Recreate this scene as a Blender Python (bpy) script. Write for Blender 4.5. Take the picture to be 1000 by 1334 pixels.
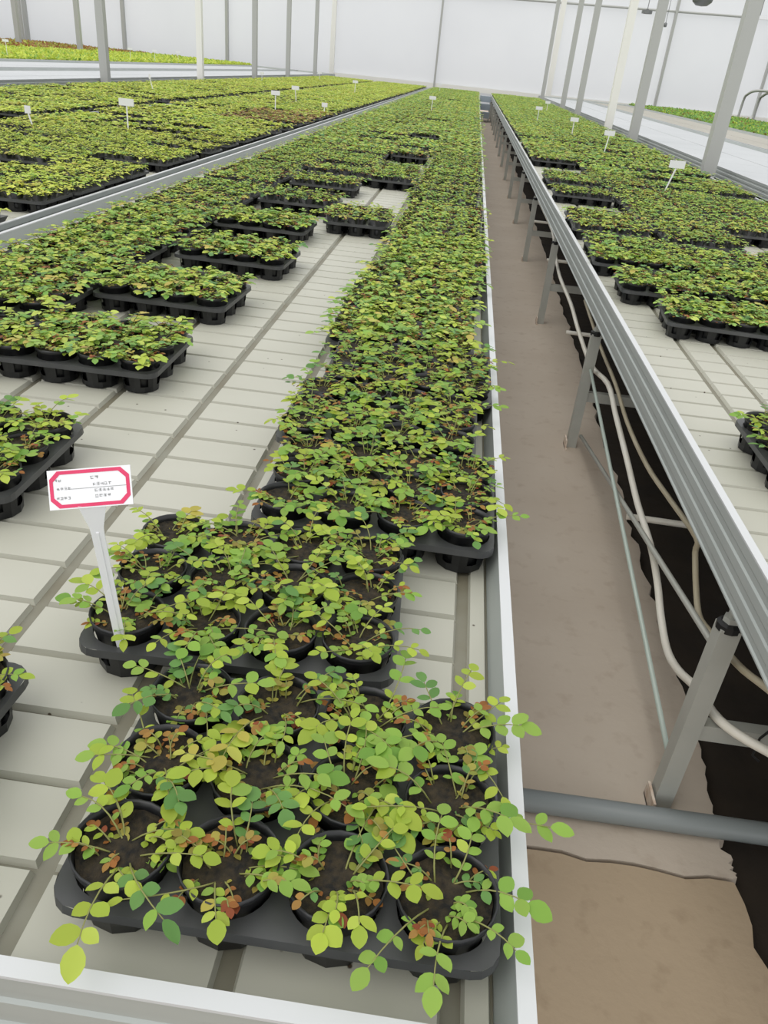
import bpy, math, random
import numpy as np
from mathutils import Matrix, Vector

for o in list(bpy.data.objects):
    bpy.data.objects.remove(o, do_unlink=True)
SC = bpy.context.scene
COL = SC.collection
random.seed(7)
RNG = np.random.default_rng(7)
PI = math.pi

# ------------------------------------------------------------------ camera
CAMZ = 1.54
F_PX = 1005.466
RW = np.array([[0.99042542, 0.13021701, -0.04583679],
               [0.10479452, -0.49304964, 0.86366669],
               [0.08986428, -0.86020089, -0.50197493]])     # world axes x camera axes (right, down, forward)
cam = bpy.data.cameras.new('camera')
cam.sensor_fit = 'VERTICAL'
cam.sensor_height = 36.0
cam.lens = F_PX / 1334.0 * 36.0
cam.clip_start = 0.05
cam.clip_end = 300
camo = bpy.data.objects.new('camera', cam)
COL.objects.link(camo)
camo.matrix_world = Matrix(((RW[0][0], -RW[0][1], -RW[0][2], 0),
                            (RW[1][0], -RW[1][1], -RW[1][2], 0),
                            (RW[2][0], -RW[2][1], -RW[2][2], CAMZ),
                            (0, 0, 0, 1)))
SC.camera = camo

# ------------------------------------------------------------------ light
W = bpy.data.worlds.new('overcast_sky')
SC.world = W
W.use_nodes = True
bg = W.node_tree.nodes['Background']
bg.inputs['Color'].default_value = (0.985, 0.995, 1.0, 1)
bg.inputs['Strength'].default_value = 1.15
sun = bpy.data.lights.new('sun', 'SUN')
sun.energy = 1.1
sun.angle = math.radians(50)
sun.color = (1.0, 0.97, 0.91)
suno = bpy.data.objects.new('sun', sun)
COL.objects.link(suno)
suno.rotation_euler = (math.radians(22), math.radians(-24), 0)
suno.location = (0, 0, 9)
SC.view_settings.view_transform = 'Standard'
SC.view_settings.look = 'None'
SC.view_settings.gamma = 1.0
SC.view_settings.use_curve_mapping = False
SC.view_settings.exposure = 0.0


# ------------------------------------------------------------------ helpers
def lin(r, g, b):
    def c(v):
        v /= 255.0
        return v / 12.92 if v <= 0.04045 else ((v + 0.055) / 1.055) ** 2.4
    return (c(r), c(g), c(b), 1.0)


def project(x, y, z):
    c = RW.T @ np.array([x, y, z - CAMZ])
    if c[2] < 0.05:
        return None
    return 500 + F_PX * c[0] / c[2], 667 + F_PX * c[1] / c[2]


def in_frame(x, y, z, m=40):
    p = project(x, y, z)
    return p is not None and -m < p[0] < 1000 + m and -m < p[1] < 1334 + m


def mat(name, col, rough=0.5, metal=0.0, var=0.0, scale=8.0, col2=None, bump=0.0, bscale=60.0, spec=0.5, detail=5.0):
    m = bpy.data.materials.new(name)
    m.use_nodes = True
    nt = m.node_tree
    b = nt.nodes['Principled BSDF']
    b.inputs['Roughness'].default_value = rough
    b.inputs['Metallic'].default_value = metal
    b.inputs['Specular IOR Level'].default_value = spec
    b.inputs['Base Color'].default_value = col
    tc = None
    if col2 is not None:
        tc = nt.nodes.new('ShaderNodeTexCoord')
        n = nt.nodes.new('ShaderNodeTexNoise')
        n.inputs['Scale'].default_value = scale
        n.inputs['Detail'].default_value = detail
        r = nt.nodes.new('ShaderNodeValToRGB')
        r.color_ramp.elements[0].position = 0.5 - var
        r.color_ramp.elements[1].position = 0.5 + var
        r.color_ramp.elements[0].color = col
        r.color_ramp.elements[1].color = col2
        nt.links.new(tc.outputs['Object'], n.inputs['Vector'])
        nt.links.new(n.outputs['Fac'], r.inputs['Fac'])
        nt.links.new(r.outputs['Color'], b.inputs['Base Color'])
    if bump:
        if tc is None:
            tc = nt.nodes.new('ShaderNodeTexCoord')
        n2 = nt.nodes.new('ShaderNodeTexNoise')
        n2.inputs['Scale'].default_value = bscale
        n2.inputs['Detail'].default_value = 4
        bu = nt.nodes.new('ShaderNodeBump')
        bu.inputs['Strength'].default_value = bump
        bu.inputs['Distance'].default_value = 0.01
        nt.links.new(tc.outputs['Object'], n2.inputs['Vector'])
        nt.links.new(n2.outputs['Fac'], bu.inputs['Height'])
        nt.links.new(bu.outputs['Normal'], b.inputs['Normal'])
    return m


def leaf_material():
    m = bpy.data.materials.new('leaf')
    m.use_nodes = True
    nt = m.node_tree
    b = nt.nodes['Principled BSDF']
    out = nt.nodes['Material Output']
    at = nt.nodes.new('ShaderNodeAttribute')
    at.attribute_name = 'Col'
    b.inputs['Roughness'].default_value = 0.5
    b.inputs['Specular IOR Level'].default_value = 0.35
    tr = nt.nodes.new('ShaderNodeBsdfTranslucent')
    mx = nt.nodes.new('ShaderNodeMixShader')
    mx.inputs[0].default_value = 0.38
    nt.links.new(at.outputs['Color'], b.inputs['Base Color'])
    nt.links.new(at.outputs['Color'], tr.inputs['Color'])
    nt.links.new(b.outputs[0], mx.inputs[1])
    nt.links.new(tr.outputs[0], mx.inputs[2])
    nt.links.new(mx.outputs[0], out.inputs['Surface'])
    return m


def film_material():
    m = bpy.data.materials.new('greenhouse_film')
    m.use_nodes = True
    nt = m.node_tree
    for n in list(nt.nodes):
        if n.type == 'BSDF_PRINCIPLED':
            nt.nodes.remove(n)
    out = nt.nodes['Material Output']
    tc = nt.nodes.new('ShaderNodeTexCoord')
    n = nt.nodes.new('ShaderNodeTexNoise')
    n.inputs['Scale'].default_value = 0.35
    n.inputs['Detail'].default_value = 3
    r = nt.nodes.new('ShaderNodeValToRGB')
    r.color_ramp.elements[0].color = lin(220, 221, 223)
    r.color_ramp.elements[1].color = lin(230, 231, 232)
    nt.links.new(tc.outputs['Object'], n.inputs['Vector'])
    nt.links.new(n.outputs['Fac'], r.inputs['Fac'])
    d = nt.nodes.new('ShaderNodeBsdfDiffuse')
    t = nt.nodes.new('ShaderNodeBsdfTranslucent')
    mx = nt.nodes.new('ShaderNodeMixShader')
    mx.inputs[0].default_value = 0.55
    nt.links.new(r.outputs['Color'], d.inputs['Color'])
    nt.links.new(r.outputs['Color'], t.inputs['Color'])
    nt.links.new(d.outputs[0], mx.inputs[1])
    nt.links.new(t.outputs[0], mx.inputs[2])
    nt.links.new(mx.outputs[0], out.inputs['Surface'])
    return m


M = {
    'leaf': leaf_material(),
    'film': film_material(),
    'stem': mat('stem', lin(128, 130, 72), 0.6),
    'pot': mat('pot_plastic', lin(26, 27, 29), 0.38),
    'tray': mat('tray_plastic', lin(58, 59, 60), 0.42, var=0.25, scale=14, col2=lin(76, 77, 77)),
    'soil': mat('potting_soil', lin(17, 15, 11), 0.95, var=0.16, scale=90, col2=lin(56, 47, 30), bump=0.6, bscale=120),
    'plate': mat('bench_plastic', lin(172, 171, 158), 0.5, var=0.3, scale=3.0, col2=lin(184, 183, 171)),
    'pan': mat('bench_channel', lin(132, 131, 118), 0.6, var=0.25, scale=9, col2=lin(112, 106, 88)),
    'alu': mat('aluminium', lin(164, 170, 167), 0.45, metal=0.2, var=0.3, scale=3, col2=lin(176, 181, 178)),
    'alucap': mat('aluminium_sky_sheen', lin(196, 198, 199), 0.45, metal=0.0),  # rim top aluminium with the reflected sky painted in as a lighter tone
    'steel': mat('galvanised_steel', lin(168, 170, 163), 0.5, metal=0.15, var=0.25, scale=7, col2=lin(184, 184, 176)),
    'paint': mat('white_post_paint', lin(236, 235, 228), 0.5),
    'greypaint': mat('grey_post_paint', lin(176, 177, 173), 0.5),
    'hose': mat('cream_hose', lin(240, 237, 228), 0.45, var=0.25, scale=6, col2=lin(224, 219, 205)),
    'tanhose': mat('tan_hose', lin(205, 196, 172), 0.5, var=0.25, scale=6, col2=lin(178, 166, 138)),
    'brace': mat('greenish_zinc', lin(190, 203, 194), 0.45, metal=0.1),
    'black': mat('black_rubber', lin(22, 22, 22), 0.6),
    'pvc': mat('grey_pvc', lin(128, 134, 134), 0.4),
    'white': mat('white_plastic', lin(232, 232, 235), 0.4),
    'pink': mat('pink_ink', lin(222, 62, 110), 0.55, var=0.3, scale=40, col2=lin(206, 50, 92)),
    'ink': mat('grey_ink', lin(150, 152, 152), 0.7),
    'dark': mat('dark_soil', lin(30, 24, 18), 1.0, var=0.3, scale=6, col2=lin(52, 42, 30), bump=0.8, bscale=18),
    'tealpanel': mat('bluegrey_panel', lin(150, 160, 168), 0.45, metal=0.2),
    'greyfix': mat('grey_fixture', lin(120, 122, 122), 0.4, metal=0.3),
    'bracket': mat('rusty_white_bracket', lin(226, 214, 200), 0.7, var=0.2, scale=50, col2=lin(196, 172, 150)),
    'crumb': mat('soil_crumb', lin(96, 66, 38), 0.95),
}


def concrete(name, a, b, c):
    m = mat(name, a, 0.85, var=0.3, scale=2.2, col2=b, bump=0.15, bscale=45)
    nt = m.node_tree
    bs = nt.nodes['Principled BSDF']
    ramp = [n for n in nt.nodes if n.type == 'VALTORGB'][0]
    tc = [n for n in nt.nodes if n.type == 'TEX_COORD'][0]
    n = nt.nodes.new('ShaderNodeTexNoise')
    n.inputs['Scale'].default_value = 16
    n.inputs['Detail'].default_value = 8
    r = nt.nodes.new('ShaderNodeValToRGB')
    r.color_ramp.elements[0].position = 0.56
    r.color_ramp.elements[1].position = 0.74
    r.color_ramp.elements[0].color = (0, 0, 0, 1)
    r.color_ramp.elements[1].color = (0.55, 0.55, 0.55, 1)
    mx = nt.nodes.new('ShaderNodeMixRGB')
    mx.inputs[2].default_value = c
    nt.links.new(tc.outputs['Object'], n.inputs['Vector'])
    nt.links.new(n.outputs['Fac'], r.inputs['Fac'])
    nt.links.new(r.outputs['Color'], mx.inputs[0])
    nt.links.new(ramp.outputs['Color'], mx.inputs[1])
    nt.links.new(mx.outputs[0], bs.inputs['Base Color'])
    return m


M['conc'] = concrete('concrete', lin(184, 170, 154), lin(199, 187, 172), lin(170, 153, 136))
M['conc2'] = concrete('stained_concrete', lin(166, 147, 122), lin(184, 164, 138), lin(148, 128, 104))
M['sheet'] = mat('white_sheet', lin(184, 187, 189), 0.7, var=0.3, scale=0.5, col2=lin(194, 196, 198), spec=.2)
M['beige'] = mat('beige_plate', lin(160, 156, 145), 0.6, var=0.3, scale=0.6, col2=lin(172, 168, 157))
M['conc3'] = mat('pale_concrete', lin(190, 186, 176), 0.85, var=0.25, scale=1.2, col2=lin(205, 201, 192))


def speckle(m, dark):
    nt = m.node_tree
    bs = nt.nodes['Principled BSDF']
    ramp = [n for n in nt.nodes if n.type == 'VALTORGB'][0]
    noise = [n for n in nt.nodes if n.type == 'TEX_NOISE'][0]
    g = nt.nodes.new('ShaderNodeNewGeometry')
    nt.links.new(g.outputs['Position'], noise.inputs['Vector'])
    vo = nt.nodes.new('ShaderNodeTexVoronoi')
    vo.inputs['Scale'].default_value = 26
    nt.links.new(g.outputs['Position'], vo.inputs['Vector'])
    r = nt.nodes.new('ShaderNodeValToRGB')
    r.color_ramp.elements[0].position = 0.05
    r.color_ramp.elements[1].position = 0.09
    r.color_ramp.elements[0].color = (1, 1, 1, 1)
    r.color_ramp.elements[1].color = (0, 0, 0, 1)
    nt.links.new(vo.outputs['Distance'], r.inputs['Fac'])
    sx = nt.nodes.new('ShaderNodeSeparateColor')
    nt.links.new(vo.outputs['Color'], sx.inputs[0])
    gt = nt.nodes.new('ShaderNodeMath')
    gt.operation = 'GREATER_THAN'
    gt.inputs[1].default_value = 0.62
    nt.links.new(sx.outputs[0], gt.inputs[0])
    mu = nt.nodes.new('ShaderNodeMath')
    mu.operation = 'MULTIPLY'
    nt.links.new(r.outputs['Color'], mu.inputs[0])
    nt.links.new(gt.outputs[0], mu.inputs[1])
    mx = nt.nodes.new('ShaderNodeMixRGB')
    mx.inputs[2].default_value = dark
    nt.links.new(mu.outputs[0], mx.inputs[0])
    nt.links.new(ramp.outputs['Color'], mx.inputs[1])
    nt.links.new(mx.outputs[0], bs.inputs['Base Color'])


speckle(M['plate'], lin(70, 58, 44))


class MB:
    """collects shapes; build() links them as one mesh object"""
    def __init__(self):
        self.v, self.f = [], []

    def add(self, v, f):
        o = len(self.v)
        self.v += [tuple(p) for p in v]
        self.f += [tuple(i + o for i in q) for q in f]
        return self

    def box(self, x0, x1, y0, y1, z0, z1):
        v = [(x, y, z) for z in (z0, z1) for y in (y0, y1) for x in (x0, x1)]
        return self.add(v, [(0, 2, 3, 1), (4, 5, 7, 6), (0, 1, 5, 4), (2, 6, 7, 3), (0, 4, 6, 2), (1, 3, 7, 5)])

    def frustum(self, a, b):
        """a, b: rectangles (x0,x1,y0,y1,z); open bottom"""
        v = [(a[0], a[2], a[4]), (a[1], a[2], a[4]), (a[1], a[3], a[4]), (a[0], a[3], a[4]),
             (b[0], b[2], b[4]), (b[1], b[2], b[4]), (b[1], b[3], b[4]), (b[0], b[3], b[4])]
        return self.add(v, [(4, 5, 6, 7), (0, 1, 5, 4), (1, 2, 6, 5), (2, 3, 7, 6), (3, 0, 4, 7)])

    def tube(self, pts, r, n=8, cap=True):
        pts = [Vector(p) for p in pts]
        rs = r if isinstance(r, (list, tuple)) else [r] * len(pts)
        v, f = [], []
        ref = None
        for i, p in enumerate(pts):
            t = (pts[min(i + 1, len(pts) - 1)] - pts[max(i - 1, 0)]).normalized()
            if ref is None:
                ref = Vector((0, 0, 1)) if abs(t.z) < 0.9 else Vector((1, 0, 0))
            a = (ref - t * ref.dot(t)).normalized()
            ref = a
            b = t.cross(a)
            for k in range(n):
                an = 2 * PI * k / n
                v.append(p + (a * math.cos(an) + b * math.sin(an)) * rs[i])
        for i in range(len(pts) - 1):
            for k in range(n):
                f.append((i * n + k, i * n + (k + 1) % n, (i + 1) * n + (k + 1) % n, (i + 1) * n + k))
        if cap:
            f.append(tuple(range(n - 1, -1, -1)))
            f.append(tuple(range((len(pts) - 1) * n, len(pts) * n)))
        return self.add(v, f)

    def lathe(self, prof, n=20, cx=0, cy=0):
        v, f = [], []
        for r, z in prof:
            for k in range(n):
                a = 2 * PI * k / n
                v.append((cx + r * math.cos(a), cy + r * math.sin(a), z))
        for i in range(len(prof) - 1):
            for k in range(n):
                f.append((i * n + k, i * n + (k + 1) % n, (i + 1) * n + (k + 1) % n, (i + 1) * n + k))
        return self.add(v, f)

    def mesh(self, name, m, smooth=False):
        me = bpy.data.meshes.new(name)
        me.from_pydata(self.v, [], self.f)
        me.materials.append(m)
        if smooth:
            me.polygons.foreach_set('use_smooth', [True] * len(me.polygons))
        me.update()
        return me

    def build(self, name, m, parent=None, smooth=False):
        return link(name, self.mesh(name, m, smooth), parent)


def link(name, me, parent=None, loc=None, rotz=0.0):
    o = bpy.data.objects.new(name, me)
    COL.objects.link(o)
    if parent is not None:
        o.parent = parent
    if loc is not None:
        o.location = loc
    if rotz:
        o.rotation_euler = (0, 0, rotz)
    return o


def tag(o, label, cat, group=None, kind=None):
    if label:
        o['label'] = label
    if cat:
        o['category'] = cat
    if group:
        o['group'] = group
    if kind:
        o['kind'] = kind
    return o


def thing(name, label, cat, loc=(0, 0, 0), rotz=0.0, group=None):
    o = link(name, None, None, loc, rotz)
    o.empty_display_size = 0.05
    return tag(o, label, cat, group)


def tri_mesh(name, v, t, col=None, mats=None, midx=None, smooth=True):
    me = bpy.data.meshes.new(name)
    v = np.ascontiguousarray(v, dtype=np.float32)
    t = np.ascontiguousarray(t, dtype=np.int32)
    me.vertices.add(len(v))
    me.vertices.foreach_set('co', v.ravel())
    me.loops.add(len(t) * 3)
    me.loops.foreach_set('vertex_index', t.ravel())
    me.polygons.add(len(t))
    me.polygons.foreach_set('loop_start', np.arange(0, len(t) * 3, 3, dtype=np.int32))
    for m in (mats or []):
        me.materials.append(m)
    if midx is not None:
        me.polygons.foreach_set('material_index', np.ascontiguousarray(midx, dtype=np.int32))
    me.polygons.foreach_set('use_smooth', np.full(len(t), smooth, dtype=bool))
    me.update(calc_edges=True)
    if col is not None:
        ca = me.color_attributes.new('Col', 'FLOAT_COLOR', 'POINT')
        c = np.ones((len(v), 4), dtype=np.float32)
        c[:, :3] = col
        ca.data.foreach_set('color', c.ravel())
    return me


# ------------------------------------------------------------------ setting: ground, walkway, walls
GZ = -0.05
gr = MB().box(-30, 20, -3, 47, GZ - 0.1, GZ).build('floor', M['dark'])
gr['kind'] = 'structure'
gr['label'] = 'dark earth ground under the benches'

jr = random.Random(3)
CRACK = [0.0] * 29
for _i in range(1, 28):
    CRACK[_i] = max(-.016, min(.016, CRACK[_i - 1] * .6 + jr.uniform(-.011, .011)))


def slab(name, y0e, y1e, xl, edge, m):
    """slab with ragged end lines (functions of x) and ragged right edge"""
    n = 28
    bot = [(xl + (edge(y0e) - xl) * i / n, y0e + CRACK[i]) for i in range(n + 1)]
    k = max(6, int((y1e - y0e) / 0.05)) if y1e - y0e < 6 else 260
    right = []
    for i in range(1, k):
        t = (i / k) ** (2.0 if k == 260 else 1.0)
        y = y0e + (y1e - y0e) * t
        right.append((edge(y) + jr.uniform(-.014, .014), y))
    top = [(xl + (edge(y1e) - xl) * i / n, y1e + CRACK[i] * .9) for i in range(n, -1, -1)]
    ring = bot + right + top
    N = len(ring)
    v = [(x, y, 0.0) for x, y in ring] + [(x + 0.01, y, GZ - 0.02) for x, y in ring]
    f = [tuple(range(N))] + [(i, i + N, (i + 1) % N + N, (i + 1) % N) for i in range(N)]
    o = MB().add(v, f).build(name, m)
    return o


def edge_x(y):
    return np.interp(y, [-2, 1.0, 1.17, 1.6, 2.2, 4.6, 8.4, 13, 40], [0.86, 0.83, 0.82, 0.835, 0.85, 0.885, 0.93, 0.95, 0.96])


s1 = slab('floor_walkway', 1.198, 44.0, -0.75, edge_x, M['conc'])
s1['kind'] = 'structure'
s1['label'] = 'long concrete walkway running between the two benches'
s2 = slab('floor_walkway_end', -2.0, 1.188, -0.75, lambda y: edge_x(y) + 0.0, M['conc2'])
s2['kind'] = 'structure'
s2['label'] = 'browner concrete slab at the near end, before the crack'
for nm, x0, x1 in ():
    p = MB().box(x0, x1, 4, 45, GZ, 0.0).build(nm, M['conc3'])
    p['kind'] = 'structure'

WY, WXL, WXR, WH = 46.0, -27.0, 17.0, 7.5
for nm, pts in (('wall_back', ((WXL, WY), (WXR, WY))), ('wall_left', ((WXL, -3), (WXL, WY))), ('wall_right', ((WXR, WY), (WXR, -3)))):
    (xa, ya), (xb, yb) = pts
    mb = MB()
    n = 44
    for i in range(n):
        t0, t1 = i / n, (i + 1) / n
        mb.add([(xa + (xb - xa) * t0, ya + (yb - ya) * t0, GZ), (xa + (xb - xa) * t1, ya + (yb - ya) * t1, GZ),
                (xa + (xb - xa) * t1, ya + (yb - ya) * t1, WH), (xa + (xb - xa) * t0, ya + (yb - ya) * t0, WH)], [(0, 1, 2, 3)])
    wl = mb.build(nm, M['film'])
    wl['kind'] = 'structure'
    wl['label'] = 'milky white translucent film wall of the greenhouse'

# white base rail, purlin and wall posts of the end wall
mb = MB().box(-7.65, WXR - 0.1, WY - 0.2, WY - 0.06, 0.60, 0.82)
o = mb.build('trim_1', M['paint'])
tag(o, 'white base rail along the end wall', None, kind='structure')
mb = MB().tube([(-7.5, WY - 0.12, 4.6), (WXR - 0.1, WY - 0.12, 5.05)], 0.05, 8)
o = mb.build('trim_2', M['greypaint'])
tag(o, 'thin grey horizontal tube high on the end wall', None, kind='structure')
k = 3
for x, r, m in ((-2.15, .045, 'greypaint'), (3.75, .13, 'paint'), (-7.56, .11, 'paint'), (9.2, .06, 'greypaint'), (-13.1, .07, 'greypaint'), (-18.6, .08, 'greypaint'), (-23.9, .09, 'greypaint'), (14.2, .05, 'greypaint')):
    o = MB().box(x - r, x + r, WY - 0.24, WY - 0.02, GZ, WH).build('trim_%d' % k, M[m])
    tag(o, 'wall post' if m == 'greypaint' else 'white wall post', None, kind='structure')
    k += 1

# ------------------------------------------------------------------ benches
ZR, ZS, ZP = 0.79, 0.74, 0.652         # rim top, plate top, profile bottom
PROF_OUT = [(.000, .652), (.000, .656), (.003, .660), (.003, .672), (.000, .677), (.000, .697), (.003, .702), (.003, .716),
            (.000, .721), (.000, .741), (.003, .746), (.003, .760), (.000, .765), (.000, .7865)]
PROF_IN = [(.016, .7865), (.030, .736), (.030, .728), (.012, .722), (.012, .652)]


def profile(root, p0, p1, inward, label=None):
    """extrude the ribbed border profile from p0 to p1; inward = unit vector (x,y) towards the bench"""
    prof = PROF_OUT + PROF_IN
    n = len(prof)
    v = []
    for (px, py), s in ((p0, 1), (p1, -1)):
        for u, z in prof:
            v.append((px + inward[0] * u, py + inward[1] * u, z))
    f = [(i, (i + 1) % n, (i + 1) % n + n, i + n) for i in range(n)]
    f.append(tuple(range(n)))
    f.append(tuple(range(2 * n - 1, n - 1, -1)))
    o = MB().add(v, f).build('side_profile', M['alu'], root)
    # cap strip on top: same aluminium, its sky reflection put into a paler colour
    c = []
    for (px, py) in (p0, p1):
        for u, z in ((-.001, .7855), (-.001, .79), (.017, .79), (.017, .7855)):
            c.append((px + inward[0] * u, py + inward[1] * u, z))
    MB().add(c, [(0, 1, 5, 4), (1, 2, 6, 5), (2, 3, 7, 6), (0, 3, 2, 1), (4, 5, 6, 7), (3, 0, 4, 7)]).build('rim_cap', M['alucap'], o)
    return o


PLATE_MESH = {}


def plate_mesh(w_, d_):
    key = (round(w_, 3), round(d_, 3))
    if key not in PLATE_MESH:
        b = 0.004
        mb = MB().frustum((0, w_, 0, d_, -0.010), (b, w_ - b, b, d_ - b, 0.0))
        PLATE_MESH[key] = mb.mesh('plate', M['plate'])
    return PLATE_MESH[key]


def bench(name, label, x0, x1, y0, y1, grooves, legs_x, leg_ys, front=True, covered=None, nplates=0, cross=0.11, plate_y=None, simple=False, pm='plate'):
    root = thing(name, label, 'bench', ((x0 + x1) / 2, y0, GZ))
    ox, oy, oz = root.location
    holder = root
    off = Matrix.Translation((-ox, -oy, -oz))

    def fix(o):
        return o
    made = []
    before = set(bpy.data.objects)
    made.append(profile(root, (x0, y0), (x0, y1), (1, 0)))
    made.append(profile(root, (x1, y0), (x1, y1), (-1, 0)))
    if front:
        made.append(profile(root, (x0 + .0006, y0 - .0006), (x1 - .0006, y0 - .0006), (0, 1)))
        made.append(profile(root, (x0 + .0006, y1 + .0006), (x1 - .0006, y1 + .0006), (0, -1)))
    pan = MB().box(x0 + .013, x1 - .013, y0 + .013, y1 - .013, ZS - .016, ZS - .010).build('channel_pan', M['pan'], root)
    # raised plates between the channels
    xs = [x0 + .031] + sorted(grooves) + [x1 - .031]
    cand = []
    gw = 0.010
    for i in range(len(xs) - 1):
        a = xs[i] + (gw if i else 0.002)
        b = xs[i + 1] - (gw if i < len(xs) - 2 else 0.002)
        if b - a < 0.02:
            continue
        if b - a < 0.06:                     # narrow ledge beside the rim: one long strip
            MB().frustum((a, b, y0 + .03, y1 - .03, ZS - .010), (a + .003, b - .003, y0 + .034, y1 - .034, ZS)).build('ledge_strip', M['plate'], root)
            continue
        n = int((y1 - y0 - .06) / cross)
        st = y0 + .032
        for j in range(n):
            cand.append((a, b, st + j * cross, st + (j + 1) * cross - .006))
    near = []
    if nplates:
        def vis(c):
            cx, cy = (c[0] + c[1]) / 2, (c[2] + c[3]) / 2
            if not in_frame(cx, cy, ZS, 30):
                return False
            return not (covered and covered(cx, cy))
        near = sorted([c for c in cand if vis(c)], key=lambda c: (c[2] ** 2 + c[0] ** 2))[:nplates]
    ns = set(near)
    for c in near:
        link('plate', plate_mesh(c[1] - c[0], c[3] - c[2]), root, (c[0], c[2], ZS))
    rest = MB()
    for c in cand:
        if c in ns:
            continue
        rest.frustum((c[0], c[1], c[2], c[3], ZS - .010), (c[0] + .003, c[1] - .003, c[2] + .003, c[3] - .003, ZS))
    if rest.v:
        r = rest.build('plate_field', M[pm], root)
        r['kind'] = 'stuff'
    # legs
    for lx in legs_x:
        for ly in leg_ys:
            zb = 0.0 if -0.7 < lx < 0.8 else GZ
            lg = MB().box(lx - .022, lx + .022, ly - .022, ly + .022, zb, 0.563).build('leg', M['steel'], root)
            if simple:
                MB().box(lx - .012, lx + .012, ly - .012, ly + .012, .563, ZP + .005).build('adjuster_screw', M['steel'], lg)
            else:
                MB().lathe([(0, .556), (.027, .556), (.027, .571), (.02, .576), (0, .576)], 12, lx, ly).build('end_cap', M['black'], lg)
                MB().tube([(lx, ly, .57), (lx, ly, ZP + .005)], .011, 8).build('adjuster_screw', M['steel'], lg, True)
                MB().lathe([(0, .576), (.018, .576), (.018, .588), (0, .588)], 6, lx, ly).build('lock_nut', M['steel'], lg)
                br = MB()
                br.box(lx - .034, lx - .0275, ly - .05, ly + .022, zb, zb + .045)
                br.box(lx - .034, lx - .0225, ly - .06, ly + .022, zb, zb + .006)
                br.build('foot_bracket', M['bracket'], lg)
    for ly in leg_ys:
        MB().box(legs_x[0] + .0225, legs_x[-1] - .0225, ly - .016, ly + .016, .24, .285).build('crossbar', M['steel'], root)
        MB().box(x0 + .02, x1 - .02, ly - .02, ly + .02, ZP - .002, ZP + .045).build('support_beam', M['steel'], root)
    for o in root.children:
        o.location = Vector(o.location) - Vector((ox, oy, oz))
    return root


# --------------------------------------------------------- tray layout (centre x, centre y, rotation)
TW, TD, TP = 0.450, 0.345, 0.1115     # tray width, depth, pot pitch
lay = random.Random(21)
T = []                                  # (x, y, rot, zone)


def put(x, y, rot=0.0, zone='main', jit=1.0):
    T.append((x + lay.uniform(-.008, .008) * jit, y, rot + math.radians(lay.uniform(-1.2, 1.2)) * jit, zone))


put(-.09, .600, 0, 't1', 0)
put(-.235, .968, math.radians(2.2), 't2', 0)
put(-.715, .580, math.radians(-3), 'gcorner', 0)
put(-.965, 1.305, math.radians(1), 'fside', 0)
y = 1.348
while y < 35.6:                          # packed column along the walkway
    skip = (4.55 < y < 4.6)
    put(-.085 - lay.choice([0] if y < 1.5 else ([0, .0, .02, .05, .03] if y < 3.9 else [0, .01, .02])), y, 0, 'aisle')
    y += lay.choice([.352, .352, .356, .40, .45]) if y > 3.0 else .352
put(-.940, 1.972, math.radians(0.5), 'A', 0)
put(-.935, 2.605, math.radians(-2), 'B', 0)
put(-.885, 3.255, math.radians(-2), 'C', 0)
put(-.94, 3.965, math.radians(-1), 'D', 0)
put(-.93, 4.78, 0, 'c2', 0)
put(-.915, 5.57, 0, 'c2', 0)
put(-.92, 6.2, 0, 'c2', 0)
y = 6.8
while y < 35.6:
    put(-.938, y, 0, 'c2')
    y += lay.choice([.356, .36, .40, .52, .68])
y = 1.90
while y < 35.6:
    put(-1.405, y, 0, 'c3')
    y += lay.choice([.354, .354, .358, .38, .44])
y = 2.9
while y < 35.6:                          # narrow leftovers by the left rail
    y += .5
# turned trays in the strip between the two blocks
for y in (4.39, 6.22, 6.70, 8.05, 8.9, 9.36, 10.6):
    put(-.524, y, PI / 2, 'strip')
y = 11.1
while y < 35.6:
    if lay.random() > .18:
        put(-.524, y, PI / 2, 'strip')
    y += .47
# right bench
put(1.028, 1.845, 0, 'rnear', 0)
put(1.06, 3.085, math.radians(-5), 'right', 0)
put(.955, 3.545, math.radians(-2), 'right', 0)
put(1.44, 3.52, math.radians(-3), 'right', 0)
put(.905, 4.05, math.radians(-4), 'right', 0)
put(1.375, 3.91, math.radians(-2), 'right', 0)
put(1.375, 4.29, 0, 'right', 0)
put(1.85, 4.4, 0, 'right', 0)
put(.92, 4.42, 0, 'right', 0)
put(1.42, 4.87, math.radians(-2), 'right', 0)
put(.905, 4.98, math.radians(-3), 'right', 0)
put(.91, 5.35, 0, 'right', 0)
put(1.4, 5.25, 0, 'right', 0)
put(1.89, 5.45, 0, 'right', 0)
put(1.38, 5.62, 0, 'right', 0)
put(1.86, 5.82, 0, 'right', 0)
put(2.33, 5.6, 0, 'right', 0)
put(1.40, 6.0, 0, 'right', 0)
y = 6.48
while y < 35.6:
    if not 7.8 < y < 8.4:
        put(.92, y, 0, 'right')
    y += lay.choice([.354, .36, .36, .75 if y < 12 else .36])
for cx, ys in ((1.385, 6.38), (1.85, 6.3), (2.31, 6.1)):
    y = ys
    while y < 35.6:
        put(cx, y, 0, 'right')
        y += lay.choice([.354, .36, .40, .48, .56, .74 if y < 14 else .42])
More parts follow.
